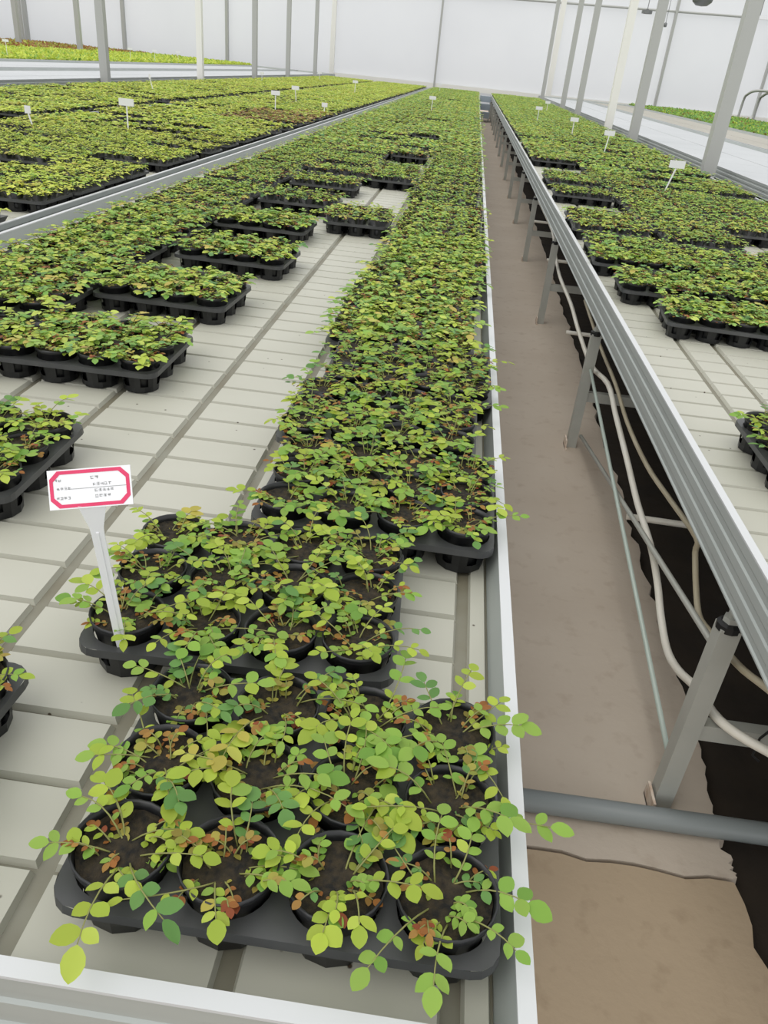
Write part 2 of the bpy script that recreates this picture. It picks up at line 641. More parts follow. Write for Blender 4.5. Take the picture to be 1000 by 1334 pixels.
# left benches
for cx in (-2.225, -2.705, -3.185, -3.675):
    y = 2.6 + lay.uniform(0, .2)
    while y < 35.6:
        if not (cx == -2.745 and 6.7 < y < 7.2):
            put(cx + lay.uniform(-.02, .014), y, 0, 'left')
        y += lay.choice([.352, .352, .36, .40, .50, .58, .70 if y < 18 else .42])
for cx in (-4.37, -4.845, -5.315, -5.79):
    y = 5.6 + lay.uniform(0, .2)
    while y < 35.6:
        put(cx, y, 0, 'left')
        y += lay.choice([.352, .352, .36, .42, .54, .62, .74 if y < 20 else .42])


def covered(x, y):
    for tx, ty, r, z in T:
        if abs(ty - y) < .3 and abs(tx - x) < .3:
            a, b = (TW / 2, TD / 2) if abs(r) < 1 else (TD / 2, TW / 2)
            if abs(tx - x) < a - .05 and abs(ty - y) < b - .03:
                return True
    return False


LEGS = [1.39 + 2.14 * i for i in range(17)]
bench('growing_bench', 'white-topped growing bench left of the walkway, with bare plate strip between tray blocks', -1.87, .168, .365, 36.2,
      [.095 - .2275 * i for i in range(9)], (-1.75, .10), [.9 + 2.7 * i for i in range(13)], covered=covered, nplates=300, simple=True)
RB = bench('growing_bench', 'growing bench right of the walkway, with ribbed aluminium side and hoses beneath', .645, 2.62, .365, 36.2,
           [.872, 1.005, 1.2325, 1.46, 1.6875, 1.915, 2.1425, 2.37], (.69, 2.55), LEGS, covered=covered, nplates=200)
bench('growing_bench', 'growing bench of light yellow-green seedlings next to the dark-green tray block', -3.99, -1.945, .365, 36.2,
      [-1.945 - .075 - .2275 * i for i in range(8, -1, -1)], (-3.9, -2.05), [1 + 3.5 * i for i in range(11)], covered=covered, nplates=40, simple=True)
bench('growing_bench', 'growing bench of yellow-green seedlings in front of the grey left posts', -6.07, -4.06, .365, 36.2,
      [-4.06 - .075 - .2275 * i for i in range(8, -1, -1)], (-5.95, -4.15), [1 + 3.5 * i for i in range(11)], simple=True)
for lb, x0, x1, y0 in (('empty white bench right behind the left row of posts', -9.0, -7.06, 6), ('empty white bench between another empty bench and the far left green bench', -11.1, -9.1, 8),
                       ('empty white bench behind the right row of posts', 3.15, 5.35, 4), ('empty beige-topped bench between the white bench and the far right seedlings', 5.42, 7.4, 4)):
    bench('growing_bench', lb, x0, x1, y0, 44.0, [x0 + (x1 - x0) * q_ / 2 for q_ in (1,)], (x0 + .15, x1 - .15), [y0 + 1 + (42.0 - y0) * i / 8 for i in range(9)], cross=1.2, simple=True, pm='beige' if x0 > 5 else 'sheet')
for lb, x0, x1, y0 in (('far left bench covered with short bright green seedlings', -16.2, -11.2, 12), ('far left bench of dry brown plants beside the short green seedlings', -18.9, -16.6, 20), ('far left bench of dry brown plants nearest the film wall', -22.6, -19.25, 20),
                       ('far right bench covered with short green seedlings', 7.5, 11.6, 14)):
    bench('growing_bench', lb, x0, x1, y0, 44.5, [x0 + (x1 - x0) * q_ / 5 for q_ in (1, 2, 3, 4)], (x0 + .15, x1 - .15), [y0 + 1 + (42.5 - y0) * i / 6 for i in range(7)], cross=.5, simple=True)

# ------------------------------------------------------------------ seedling trays
HOLE = .0495


def deck_mb(nseg=16, skirt=True):
    """top deck with twelve round holes and rounded corners; origin at tray centre on the bench"""
    mb = MB()
    zt = .062
    xs = [-TW / 2, -TP, 0, TP, TW / 2]
    ys = [-TD / 2, -TP / 2, TP / 2, TD / 2]
    q = nseg // 4
    for i in range(4):
        for j in range(3):
            cx, cy = (i - 1.5) * TP, (j - 1) * TP
            x0, x1, y0, y1 = xs[i], xs[i + 1], ys[j], ys[j + 1]
            outer = []
            for side in range(4):
                for k in range(q):
                    t = k / q
                    outer.append([(x0 + (x1 - x0) * t, y0), (x1, y0 + (y1 - y0) * t), (x1 - (x1 - x0) * t, y1), (x0, y1 - (y1 - y0) * t)][side])
            rc = .03
            o2 = []
            for (x, y) in outer:                # round the four tray corners
                ax, ay = abs(x) - (TW / 2 - rc), abs(y) - (TD / 2 - rc)
                if ax > 0 and ay > 0:
                    l = math.hypot(ax, ay)
                    if l > rc:
                        x = math.copysign(TW / 2 - rc + ax / l * rc, x)
                        y = math.copysign(TD / 2 - rc + ay / l * rc, y)
                o2.append((x, y))
            v = [(x, y, zt) for x, y in o2]
            for (x, y) in o2:
                a = math.atan2(y - cy, x - cx)
                v.append((cx + HOLE * math.cos(a), cy + HOLE * math.sin(a), zt))
            for (x, y) in o2:
                a = math.atan2(y - cy, x - cx)
                v.append((cx + HOLE * math.cos(a), cy + HOLE * math.sin(a), zt - .012))
            n = len(o2)
            f = [(k, (k + 1) % n, (k + 1) % n + n, k + n) for k in range(n)]
            f += [(k + n, (k + 1) % n + n, (k + 1) % n + 2 * n, k + 2 * n) for k in range(n)]
            mb.add(v, f)
    # skirt
    ring = []
    rc = .03
    for cx, cy, a0 in ((1, 1, 0), (-1, 1, 90), (-1, -1, 180), (1, -1, 270)):
        for k in range(5):
            a = math.radians(a0 + 22.5 * k)
            ring.append((cx * (TW / 2 - rc) + rc * math.cos(a), cy * (TD / 2 - rc) + rc * math.sin(a)))
    n = len(ring)
    v = [(x, y, zt) for x, y in ring] + [(x * 1.004, y * 1.005, zt - .013) for x, y in ring] + [(x * .985, y * .985, zt - .013) for x, y in ring]
    f = [(k + n, (k + 1) % n + n, (k + 1) % n, k) for k in range(n)] + [(k + 2 * n, (k + 1) % n + 2 * n, (k + 1) % n + n, k + n) for k in range(n)]
    mb.add(v, f)
    return mb


def cup_mb(cx=0, cy=0, strips=6, seg=3):
    """open basket: vertical ribs from the hole down to a base ring"""
    mb = MB()
    for s in range(strips):
        a0 = 2 * PI * (s + .2) / strips
        a1 = 2 * PI * (s + .8) / strips
        v = []
        for (r, z) in ((HOLE + .001, .060), (.046, .016)):
            for k in range(seg):
                a = a0 + (a1 - a0) * k / (seg - 1)
                v.append((cx + r * math.cos(a), cy + r * math.sin(a), z))
        mb.add(v, [(k, k + 1, seg + k + 1, seg + k) for k in range(seg - 1)])
    n = strips * 2
    mb.lathe([(.0462, .017), (.045, .001), (.02, .001)], n, cx, cy)
    return mb


me_deck = deck_mb(24).mesh('deck', M['tray'])
me_cup = cup_mb().mesh('cup', M['pot'])
mbf = deck_mb(12)
me_full = mbf.mesh('seedling_tray', M['tray'])
me_full.materials.append(M['pot'])
mbt = MB().add(mbf.v, mbf.f)
nf = len(mbt.f)
for i in range(4):
    for j in range(3):
        c = cup_mb((i - 1.5) * TP, (j - 1) * TP, 5, 2)
        mbt.add(c.v, c.f)
me_full = mbt.mesh('seedling_tray', M['tray'])
me_full.materials.append(M['pot'])
me_full.polygons.foreach_set('material_index', [0] * nf + [1] * (len(mbt.f) - nf))

TRAY_LABEL = {
    't1': ('black seedling tray in the bench corner, holding twelve well-spaced rose pots', None),
    't2': ('black seedling tray that holds the pot with the pink-bordered label', None),
    'gcorner': ('black seedling tray whose corner points at the corner tray, beside the bare plates', None),
    'fside': ('black seedling tray behind the pink-bordered label card, on bare plates', None),
    'A': ('black seedling tray at the end of the left tray block, first beside the bare strip', None),
    'B': ('black seedling tray standing out onto the bare strip, second in its column', None),
    'C': ('black seedling tray standing out onto the bare strip, third in its column', None),
    'D': ('black seedling tray standing out onto the bare strip, fourth in its column', None),
    'aisle': ('black seedling tray in the packed column along the walkway rim', 'trays packed along the walkway rim'),
    'c2': ('black seedling tray in the left block edging the bare strip, past its fourth tray', 'trays edging the bare strip'),
    'c3': ('black seedling tray in the left block beside the left bench rail', 'trays beside the left bench rail'),
    'strip': ('black seedling tray turned lengthwise on the bare strip between blocks', 'turned trays on the bare strip'),
    'rnear': ('black seedling tray standing alone on bare plates of the right-hand bench', None),
    'right': ('black seedling tray on the bench with the ribbed aluminium side', 'trays on the right-hand bench'),
    'left': ('black seedling tray of light yellow-green seedlings on the benches past the left rail', 'trays of yellow-green seedlings'),
}
POT_LABEL = {
    't1': ('potted rose seedling in the corner tray at the bench end', 'pots in the corner tray'),
    't2': ('potted rose seedling in the tray with the pink-bordered label', 'pots in the labelled tray'),
    'gcorner': ('potted rose seedling in the tray whose corner points at the corner tray', 'pots in the pointing tray'),
    'fside': ('potted rose seedling in the tray behind the pink-bordered label card', 'pots behind the label card'),
    'A': ('potted rose seedling in the first tray beside the bare strip', 'pots in the first left-block tray'),
    'B': ('potted rose seedling in the second tray standing onto the bare strip', 'pots in the second left-block tray'),
    'C': ('potted rose seedling in the third tray standing onto the bare strip', 'pots in the third left-block tray'),
    'D': ('potted rose seedling in the fourth tray standing onto the bare strip', 'pots in the fourth left-block tray'),
    'aisle': ('potted rose seedling in the packed trays along the walkway rim', 'pots in the walkway column'),
    'c3': ('potted rose seedling in the trays beside the left bench rail', 'pots beside the left bench rail'),
    'rnear': ('potted rose seedling in the lone tray on the right-hand bench', 'pots in the lone right tray'),
    'right': ('potted rose seedling on the bench with the ribbed aluminium side', 'pots on the right-hand bench'),
    'strip': ('potted rose seedling in a tray turned lengthwise on the bare strip', 'pots on the bare strip'),
    'c2': ('potted rose seedling edging the bare strip past the fourth tray', 'pots edging the bare strip'),
    'left': ('potted yellow-green seedling past the left bench rail', 'yellow-green pots'),
}


ORD = 'first second third fourth fifth sixth seventh eighth ninth tenth eleventh twelfth thirteenth fourteenth fifteenth sixteenth'.split()
TIDX = {}
for _z in ('aisle', 'c2', 'c3', 'strip'):
    for _n, _i in enumerate(sorted([i for i in range(len(T)) if T[i][3] == _z], key=lambda i: T[i][1])):
        TIDX[_i] = _n
CID = {}
for _z, _cs, _nm in (('right', (.92, 1.40, 1.86, 2.31), ('rim-side', 'second', 'third', 'post-side')), ('left', (-2.225, -2.705, -3.185, -3.675, -4.37, -4.845, -5.315, -5.79), ('rail-side', 'second', 'third', 'fourth', 'fifth', 'sixth', 'seventh', 'outermost'))):
    _b = {}
    for _i in range(len(T)):
        if T[_i][3] == _z:
            _c = min(range(len(_cs)), key=lambda k: abs(_cs[k] - T[_i][0]))
            _b.setdefault(_c, []).append(_i)
    for _c, _l in _b.items():
        for _n, _i in enumerate(sorted(_l, key=lambda i: T[i][1])):
            CID[_i] = (_n, _nm[_c])
COLNAME = {'strip': 'the turned bare-strip trays', 'aisle': 'the walkway-rim column', 'c2': 'the bare-strip column', 'c3': 'the left-rail column'}
ONE = {'t1': 'the corner tray', 't2': 'the pink-labelled tray', 'gcorner': 'tray pointing at the corner tray', 'fside': 'the tray behind the label card', 'rnear': 'the lone right-hand bench tray',
       'A': 'the first bare-strip tray', 'B': 'the second bare-strip tray', 'C': 'the third bare-strip tray', 'D': 'the fourth bare-strip tray'}


def tray_label(i):
    z = T[i][3]
    lb, g = TRAY_LABEL[z]
    if i in TIDX and z in ('aisle', 'c3'):
        n = TIDX[i]
        if n < len(ORD):
            lb = 'black seedling tray, %s from the bench end in %s' % (ORD[n], COLNAME[z])
        else:
            lb = 'black seedling tray past the sixteenth one in %s' % COLNAME[z]
    elif z == 'strip':
        lb = 'black seedling tray turned lengthwise on the bare strip, %s of its kind' % ORD[TIDX[i]] if TIDX[i] < 12 else lb + ', past the twelfth'
    elif i in CID:
        n, cn = CID[i]
        wh = 'on the ribbed-side bench' if z == 'right' else 'past the left rail'
        nm_ = 'black seedling tray' if z == 'right' else 'black tray of yellow-green seedlings'
        if n < len(ORD):
            lb = '%s, %s along the %s column %s' % (nm_, ORD[n], cn, wh)
        else:
            lb = '%s, beyond the sixteenth of the %s column %s' % (nm_, cn, wh)
    return lb, g


def pot_label(i, a, b):
    z = T[i][3]
    lb, g = POT_LABEL[z]
    if z == 'rnear':
        a = 3 - a
    if z in ONE:
        lb = 'rose seedling pot, %s from walkway, %s row of %s' % (ORD[3 - a], ORD[b], ONE[z])
    elif z == 'right' and CID[i][0] < len(ORD):
        lb = 'rose seedling pot, %s from walkway, %s row, %s tray of ribbed-side bench %s column' % (ORD[a], ORD[b], ORD[CID[i][0]], CID[i][1])
    elif i in TIDX and TIDX[i] < len(ORD) and z != 'strip':
        lb = 'rose seedling pot, %s from walkway, %s row, %s tray of %s' % (ORD[3 - a], ORD[b], ORD[TIDX[i]], COLNAME[z])
    return lb, g


def tdist(t):
    return math.sqrt(t[0] ** 2 + t[1] ** 2 + .7 ** 2)


order = sorted(range(len(T)), key=lambda i: (not in_frame(T[i][0], T[i][1], .82, 60), tdist(T[i])))
# the corner tray at the frame edge shows only its corner, but it belongs to the nearest ones
gi = [i for i in range(len(T)) if T[i][3] == 'gcorner'][0]
ri = [i for i in range(len(T)) if T[i][3] == 'rnear'][0]
fi = [i for i in range(len(T)) if T[i][3] == 'fside'][0]
for q_ in (gi, ri, fi):
    order.remove(q_)
    order.insert(2, q_)
visible = [i for i in order if in_frame(T[i][0], T[i][1], .82, 120) or i in (gi, ri, fi)]
as_thing = visible[:300]
N_PARTS = 40
for n_, i in enumerate(as_thing):
    x, y, r, z = T[i]
    lb, g = tray_label(i)
    if n_ < N_PARTS:
        t = thing('seedling_tray', lb, 'tray', (x, y, ZS), r, g)
        link('deck', me_deck, t)
        for a in range(4):
            for b in range(3):
                link('cup', me_cup, t, ((a - 1.5) * TP, (b - 1) * TP, 0))
    else:
        tag(link('seedling_tray', me_full, None, (x, y, ZS), r), lb, 'tray', g)
rest_i = [i for i in range(len(T)) if i not in set(as_thing) and (T[i][1] > 2.0)]
fm = MB()
fm.frustum((-TW / 2 + .03, TW / 2 - .03, -TD / 2 + .03, TD / 2 - .03, .001), (-TW / 2, TW / 2, -TD / 2, TD / 2, .06))
for k in range(4):
    fm.box(-TW / 2 + .02 + k * .1115, -TW / 2 + .09 + k * .1115, -TD / 2 + .012, TD / 2 - .012, .001, .055)
fv = np.array(fm.v)
ft = []
for q in fm.f:
    for k in range(1, len(q) - 1):
        ft.append((q[0], q[k], q[k + 1]))
ft = np.array(ft)


def place(v, x, y, z, r):
    c, s = math.cos(r), math.sin(r)
    o = np.empty_like(v)
    o[:, 0] = v[:, 0] * c - v[:, 1] * s + x
    o[:, 1] = v[:, 0] * s + v[:, 1] * c + y
    o[:, 2] = v[:, 2] + z
    return o


vs, ts = [], []
for n_, i in enumerate(rest_i):
    x, y, r, z = T[i]
    vs.append(place(fv, x, y, ZS, r))
    ts.append(ft + n_ * len(fv))
if vs:
    me = tri_mesh('far_seedling_trays', np.concatenate(vs), np.concatenate(ts), None, [M['tray']], None, False)
    tag(link('far_seedling_trays', me), 'black seedling trays far down the benches', 'trays', kind='stuff')

# ------------------------------------------------------------------ plants
PAL = {   # leaf colours (srgb), chosen per leaf
    'yg': [(190, 206, 88), (180, 200, 84), (200, 214, 104), (170, 194, 82)],
    'g': [(144, 184, 88), (154, 190, 92), (132, 176, 84), (162, 194, 98)],
    'bg': [(116, 160, 96), (108, 152, 90), (124, 168, 102)],
    'rb': [(178, 114, 66), (162, 98, 58), (190, 142, 84), (156, 82, 58)],
    'ol': [(176, 166, 88), (164, 146, 80), (184, 160, 94), (160, 164, 82)],
    'ye': [(200, 198, 104), (202, 186, 98)],
    'br': [(172, 136, 84), (154, 114, 70), (162, 148, 84)],
    'lt': [(210, 222, 94), (200, 214, 88), (218, 228, 110), (190, 208, 86)],
}
MIX = {'near': (['yg', 'g', 'bg', 'rb', 'ye'], [.40, .44, .11, .03, .02]),
       'dkgreen': (['g', 'bg', 'yg', 'br'], [.55, .25, .12, .08]),
       'rose': (['yg', 'g', 'bg', 'rb', 'ye'], [.48, .34, .09, .03, .02]),
       'rose2': (['yg', 'g', 'bg', 'rb', 'ye'], [.36, .34, .10, .12, .06]),
       'light': (['lt', 'yg', 'g', 'ye'], [.62, .22, .10, .06]),
       'brown': (['br', 'yg', 'rb'], [.62, .22, .16])}
LEAF = {}
# template: local y along the leaf, x across, z normal
_rows = [(.10, .17), (.30, .315), (.52, .35), (.74, .275), (.90, .145)]
_v = [(0, 0, 0)]
for _y, _w in _rows:
    _v += [(-_w, _y, .16 * _w), (0, _y, -.05 * (_y - .3)), (_w, _y, .16 * _w)]
_v.append((0, 1, -.05))
_t = [(0, 2, 1), (0, 3, 2)]
for _i in range(4):
    _a = 1 + 3 * _i
    _t += [(_a, _a + 1, _a + 4), (_a, _a + 4, _a + 3), (_a + 1, _a + 2, _a + 5), (_a + 1, _a + 5, _a + 4)]
_t += [(13, 14, 16), (14, 15, 16)]
LEAF[0] = (np.array(_v, dtype=float), np.array(_t))
LEAF[1] = (np.array([(0, 0, 0), (-.34, .48, .07), (0, .5, .0), (.34, .48, .07), (0, 1, -.05)]), np.array([(0, 2, 1), (0, 3, 2), (1, 2, 4), (2, 3, 4)]))
LEAF[2] = (np.array([(0, 0, 0), (-.4, .5, .05), (.4, .5, .05), (0, 1, -.03)]), np.array([(0, 2, 1), (1, 2, 3)]))
LEAF[3] = (LEAF[0][0] * np.array([.82, 1, 1.4]), LEAF[0][1])
LEAF[4] = (LEAF[0][0] * np.array([1.12, 1, .6]), LEAF[0][1])


def gen_plant(rg, style, long_=1.0, nst=None, sz=1.0, kind='rose'):
    """stems of one seedling (origin on the soil): [(points, [(pos, dir, up, length, class)])]"""
    stems = []
    n = nst or rg.randint(13, 15)
    names, wts = MIX[kind]
    a0 = rg.uniform(0, 2 * PI)
    n_out = int(n * .44)
    for s in range(n):
        inner = s >= n_out
        az = a0 + 2 * PI * s * (1 / n_out if not inner else .618) + rg.uniform(-.45, .45)
        d = Vector((math.cos(az), math.sin(az), 0))
        side = Vector((-d.y, d.x, 0))
        if inner:
            L = rg.uniform(.016, .034)
            r0 = rg.uniform(.002, .038)
            H = rg.uniform(.006, .024)
        else:
            L = rg.uniform(.038, .066) * long_
            if rg.random() < .25:
                L *= 1.35
            r0 = rg.uniform(.004, .022)
            H = rg.uniform(.012, .036)
        base = d * r0 + side * rg.uniform(-.016, .016) + Vector((0, 0, -.002))
        bend = rg.uniform(-.35, .35)
        pts = []
        for k in range(6):
            t = k / 5
            h = H * (2.1 * t - 1.15 * t * t) / .96
            pts.append(base + d * (L * t) + side * (L * bend * t * t) + Vector((0, 0, h)))
        base_cls = rg.choices(names, wts)[0]
        red = inner and kind in ('rose', 'rose2', 'near') and rg.random() < .46
        if inner and kind in ('rose', 'rose2', 'near') and rg.random() < .3:
            base_cls = 'ol'
        if base_cls == 'rb' and not inner:
            base_cls = 'yg'
        leaves = []
        pairs = 3

        def at(t):
            f_ = t * 5
            i = min(int(f_), 4)
            return pts[i].lerp(pts[i + 1], f_ - i), (pts[i + 1] - pts[i]).normalized()
        big = rg.uniform(.8, 1.22)
        for pnum in range(pairs):
            t = (.12 + .70 * pnum / 2) if inner else (.30 + .56 * pnum / 2)
            p, tg = at(t)
            upv = Vector((0, 0, 1)) - tg * tg.z
            upv.normalize()
            sd = tg.cross(upv)
            for sg in (-1, 1):
                if rg.random() < .05:
                    continue
                ln = (.0125 + .008 * pnum / pairs) * rg.uniform(.85, 1.2) * sz * (.66 if inner else big)
                an = rg.uniform(.7, 1.2)
                dr = (tg * math.cos(an) + sd * sg * math.sin(an))
                dr.z = dr.z * .5 + rg.uniform(-.22, .16)
                dr.normalize()
                up = Vector((rg.uniform(-.32, .32), rg.uniform(-.32, .32), 1)).normalized()
                c = 'rb' if red and rg.random() < .75 else (base_cls if rg.random() < .8 else rg.choices(names, wts)[0])
                if c == 'rb' and not inner:
                    c = 'g'
                leaves.append((p, dr, up, ln * (.72 if c == 'rb' else 1), c))
        p, tg = at(1.0)
        dr = Vector((tg.x, tg.y, tg.z * .5 + rg.uniform(-.4, .05))).normalized()
        c = 'rb' if red else base_cls
        leaves.append((p, dr, Vector((rg.uniform(-.25, .25), rg.uniform(-.25, .25), 1)).normalized(), rg.uniform(.017, .024) * sz * (.60 if inner else big), c))
        stems.append((pts, leaves))
    return stems


def leaf_frame(dr, up):
    y_ = dr
    x_ = y_.cross(up)
    if x_.length < 1e-4:
        x_ = Vector((1, 0, 0))
    x_.normalize()
    z_ = x_.cross(y_)
    return x_, y_, z_


def lcol(rg, c):
    q = lin(*rg.choice(PAL[c]))
    f_ = rg.uniform(.85, 1.12)
    return (q[0] * f_, q[1] * f_, q[2] * f_)


def foliage_arrays(stems, rg, lod, leafscale=1.0, keep=1.0, stem_geo=True):
    V, Tt, C = [], [], []
    n = 0
    lv, lt = LEAF[lod]
    for pts, leaves in stems:
        if stem_geo:
            mb = MB().tube([pts[0], pts[2], pts[5]] if lod else pts, .0011, 3, False)
            V.append(np.array(mb.v))
            tt = []
            for q in mb.f:
                tt += [(q[0], q[1], q[2]), (q[0], q[2], q[3])]
            Tt.append(np.array(tt) + n)
            C.append(np.tile(np.array(lin(118, 120, 58)[:3]), (len(mb.v), 1)))
            n += len(mb.v)
        for (p, dr, up, ln, c) in leaves:
            if keep < 1 and rg.random() > keep:
                continue
            x_, y_, z_ = leaf_frame(dr, up)
            B = np.array([x_, y_, z_]) * ln * leafscale
            V.append(lv @ B + np.array(p))
            Tt.append(lt + n)
            C.append(np.tile(np.array(lcol(rg, c)), (len(lv), 1)))
            n += len(lv)
    return np.concatenate(V), np.concatenate(Tt), np.concatenate(C)


# pot: origin at its base
POT_H, POT_R = .079, .0525
SOIL_Z = .068
pot_prof = [(.002, .001), (.037, .0), (.0385, .006), (.0495, .068), (.0515, .069), (POT_R, POT_H), (.0505, POT_H), (.0485, .070), (.046, .052)]
me_pot = MB().lathe(pot_prof, 24).mesh('pot', M['pot'], True)
me_pot12 = MB().lathe([(.037, 0), (.0495, .068), (POT_R, .070), (POT_R, POT_H), (.050, POT_H), (.047, .054)], 14).mesh('pot', M['pot'], True)
sr = random.Random(5)
sv = [(0, 0, SOIL_Z + .003)]
for ring, r in enumerate((.016, .031, .0478)):
    for k in range(16):
        a = 2 * PI * k / 16
        sv.append((r * math.cos(a), r * math.sin(a), SOIL_Z + sr.uniform(-.0025, .003) * (1 if ring < 2 else .4)))
sf = [(0, 1 + k, 1 + (k + 1) % 16) for k in range(16)]
for ring in range(2):
    for k in range(16):
        a, b = 1 + ring * 16 + k, 1 + ring * 16 + (k + 1) % 16
        sf.append((a, a + 16, b + 16, b))
me_soil = MB().add(sv, sf).mesh('soil', M['soil'], True)

# leaf meshes for plants built leaf by leaf
LM = {}


def leaf_mesh(c, k):
    if (c, k) not in LM:
        shape = (0, 3, 4)[k % 3]
        rg = random.Random(hash((len(LM), 11)))
        col = [a * b for a, b in zip(lcol(rg, c), (.84, .88, .66))]
        v, t = LEAF[shape]
        cc = np.tile(np.array(col), (len(v), 1))
        LM[(c, k)] = tri_mesh('leaf', v, t, cc, [M['leaf']], None, True)
    return LM[(c, k)]


PB = .010                                # pot base above the bench surface (stands in the cup)


def detailed_pot(x, y, rot, label, group, rg, long_, sz):
    root = thing('potted_seedling', label, 'potted plant', (x, y, ZS + PB), rot, group)
    link('pot', me_pot, root)
    link('soil', me_soil, root)
    for pts, leaves in gen_plant(rg, 0, long_, rg.randint(17, 19), sz, 'near'):
        st = MB().tube(pts, [.0011, .001, .0009, .0008, .0007, .0006], 5).build('stem', M['stem'], root, True)
        st.location = (0, 0, SOIL_Z)
        for (p, dr, up, ln, c) in leaves:
            x_, y_, z_ = leaf_frame(dr, up)
            o = link('leaf', leaf_mesh(c, rg.randint(0, 8)), st)
            o.matrix_local = Matrix(((x_.x * ln, y_.x * ln, z_.x * ln, p.x), (x_.y * ln, y_.y * ln, z_.y * ln, p.y), (x_.z * ln, y_.z * ln, z_.z * ln, p.z), (0, 0, 0, 1)))
    return root


FOL = []
for k in range(16):
    rg = random.Random(100 + k)
    v, t, c = foliage_arrays(gen_plant(rg, 0, 1.0, rg.randint(23, 26), 1.22, 'rose' if k % 3 else 'rose2'), rg, 1 if k < 0 else 0)
    FOL.append(tri_mesh('foliage', v, t, c, [M['leaf']], None, True))

DETAIL = {}
pot_count = 0
pots_done = set()
prg = random.Random(77)
det_trays = [i for i in as_thing if (T[i][3] in ('t1', 't2', 'gcorner', 'fside', 'rnear')) or (T[i][3] == 'aisle' and T[i][1] < 2.2)]
for i in as_thing:
    x, y, r, z = T[i]
    if pot_count >= 300:
        break
    if pot_count + 12 > 300:
        break
    pots_done.add(i)
    for a in range(4):
        for b in range(3):
            lx, ly = (a - 1.5) * TP, (b - 1) * TP
            wx = x + lx * math.cos(r) - ly * math.sin(r)
            wy = y + lx * math.sin(r) + ly * math.cos(r)
            rot = prg.uniform(0, 2 * PI)
            shown = in_frame(wx, wy, .86, 90)
            pot_count += 1 if shown else 0
            lb, g = pot_label(i, a, b)
            if i in det_trays and shown:
                lg = 1.12 if z in ('t1', 't2') else 1.0
                detailed_pot(wx, wy, rot, lb, g, random.Random(int(wx * 1000) * 7 + int(wy * 1000)), lg, 1.10 if z == 't1' else 1.08)
            else:
                root = thing('potted_seedling', lb, 'potted plant', (wx, wy, ZS + PB), rot, g)
                link('pot', me_pot12, root)
                link('soil', me_soil, root)
                fo = link('foliage', FOL[prg.randrange(16)], root, (0, 0, SOIL_Z))
                fo['kind'] = 'stuff'

# the remaining pots: one object for the dark-green roses, one for the yellow-green benches
def pot_arrays(seg):
    mb = MB().lathe([(.038, 0), (POT_R, POT_H), (.049, POT_H - .008)], seg)
    tt = []
    for q in mb.f:
        tt += [(q[0], q[1], q[2]), (q[0], q[2], q[3])]
    v = np.array(mb.v)
    sv_ = np.array([(0.049 * math.cos(2 * PI * k / seg), .049 * math.sin(2 * PI * k / seg), SOIL_Z) for k in range(seg)])
    st_ = [(len(v), len(v) + k, len(v) + k + 1) for k in range(1, seg - 1)]
    n1 = len(tt)
    return np.concatenate([v, sv_]), np.array(tt + st_), np.array([1] * n1 + [2] * len(st_))


def tile(kind, lod, seed):
    rg = random.Random(seed)
    V, Tt, C, Mi = [], [], [], []
    n = 0
    pv, pt, pm = pot_arrays(10 if lod == 1 else 6)
    for a in range(4):
        for b in range(3):
            lx, ly = (a - 1.5) * TP, (b - 1) * TP
            V.append(place(pv, lx, ly, PB, rg.uniform(0, 1)))
            Tt.append(pt + n)
            C.append(np.zeros((len(pv), 3)))
            Mi.append(pm)
            n += len(pv)
            if rg.random() < .015:
                continue
            st = gen_plant(rg, 0, 1.05, rg.randint(20, 22), 1.22, kind)
            if lod == 1:
                v, t, c = foliage_arrays(st, rg, 1, 1.2, .62, False)
            else:
                v, t, c = foliage_arrays(st, rg, 2, 2.0, .27, False)
            V.append(place(v, lx, ly, PB + SOIL_Z, rg.uniform(0, 6.28)))
            Tt.append(t + n)
            C.append(c)
            Mi.append(np.zeros(len(t), int))
            n += len(v)
    return np.concatenate(V), np.concatenate(Tt), np.concatenate(C), np.concatenate(Mi)


TILES = {}
for kind in ('rose', 'light', 'brown', 'rose2'):
    for lod in (1, 2):
        TILES[(kind, lod)] = [tile(kind, lod, 1000 + 10 * lod + s) for s in range(3 if lod == 1 else 4)]
stuff = {'rose': [[], [], [], [], 0], 'light': [[], [], [], [], 0]}
trg = random.Random(9)
for i in range(len(T)):
    if i in pots_done:
        continue
    x, y, r, z = T[i]
    if y < 2.0 and z in ('left', 'right'):
        continue
    lod = 1 if tdist(T[i]) < 8.0 else 2
    side = 'light' if z == 'left' else 'rose'
    kind = side
    if z == 'left' and -3.0 < x < -2.0 and 9.6 < y < 12.6 and trg.random() < .8:
        kind = 'brown'
    elif side == 'rose' and trg.random() < .3:
        kind = 'rose2'
    v, t, c, mi = trg.choice(TILES[(kind, lod)])
    S = stuff[side]
    f_ = trg.uniform(.88, 1.1)
    S[0].append(place(v, x, y, ZS, r + (PI if trg.random() < .5 else 0)))
    S[1].append(t + S[4])
    S[2].append(c * np.array([f_ * trg.uniform(.95, 1.06), f_, f_]))
    S[3].append(mi)
    S[4] += len(v)
for side, nm, lb in (('rose', 'far_rose_seedlings', 'rose seedlings in black pots far down the two walkway benches'),
                     ('light', 'yellow_green_seedlings', 'yellow-green seedlings in black pots on the benches past the left rail')):
    S = stuff[side]
    me = tri_mesh(nm, np.concatenate(S[0]), np.concatenate(S[1]), np.concatenate(S[2]), [M['leaf'], M['pot'], M['soil']], np.concatenate(S[3]), True)
    tag(link(nm, me), lb, 'seedlings', kind='stuff')


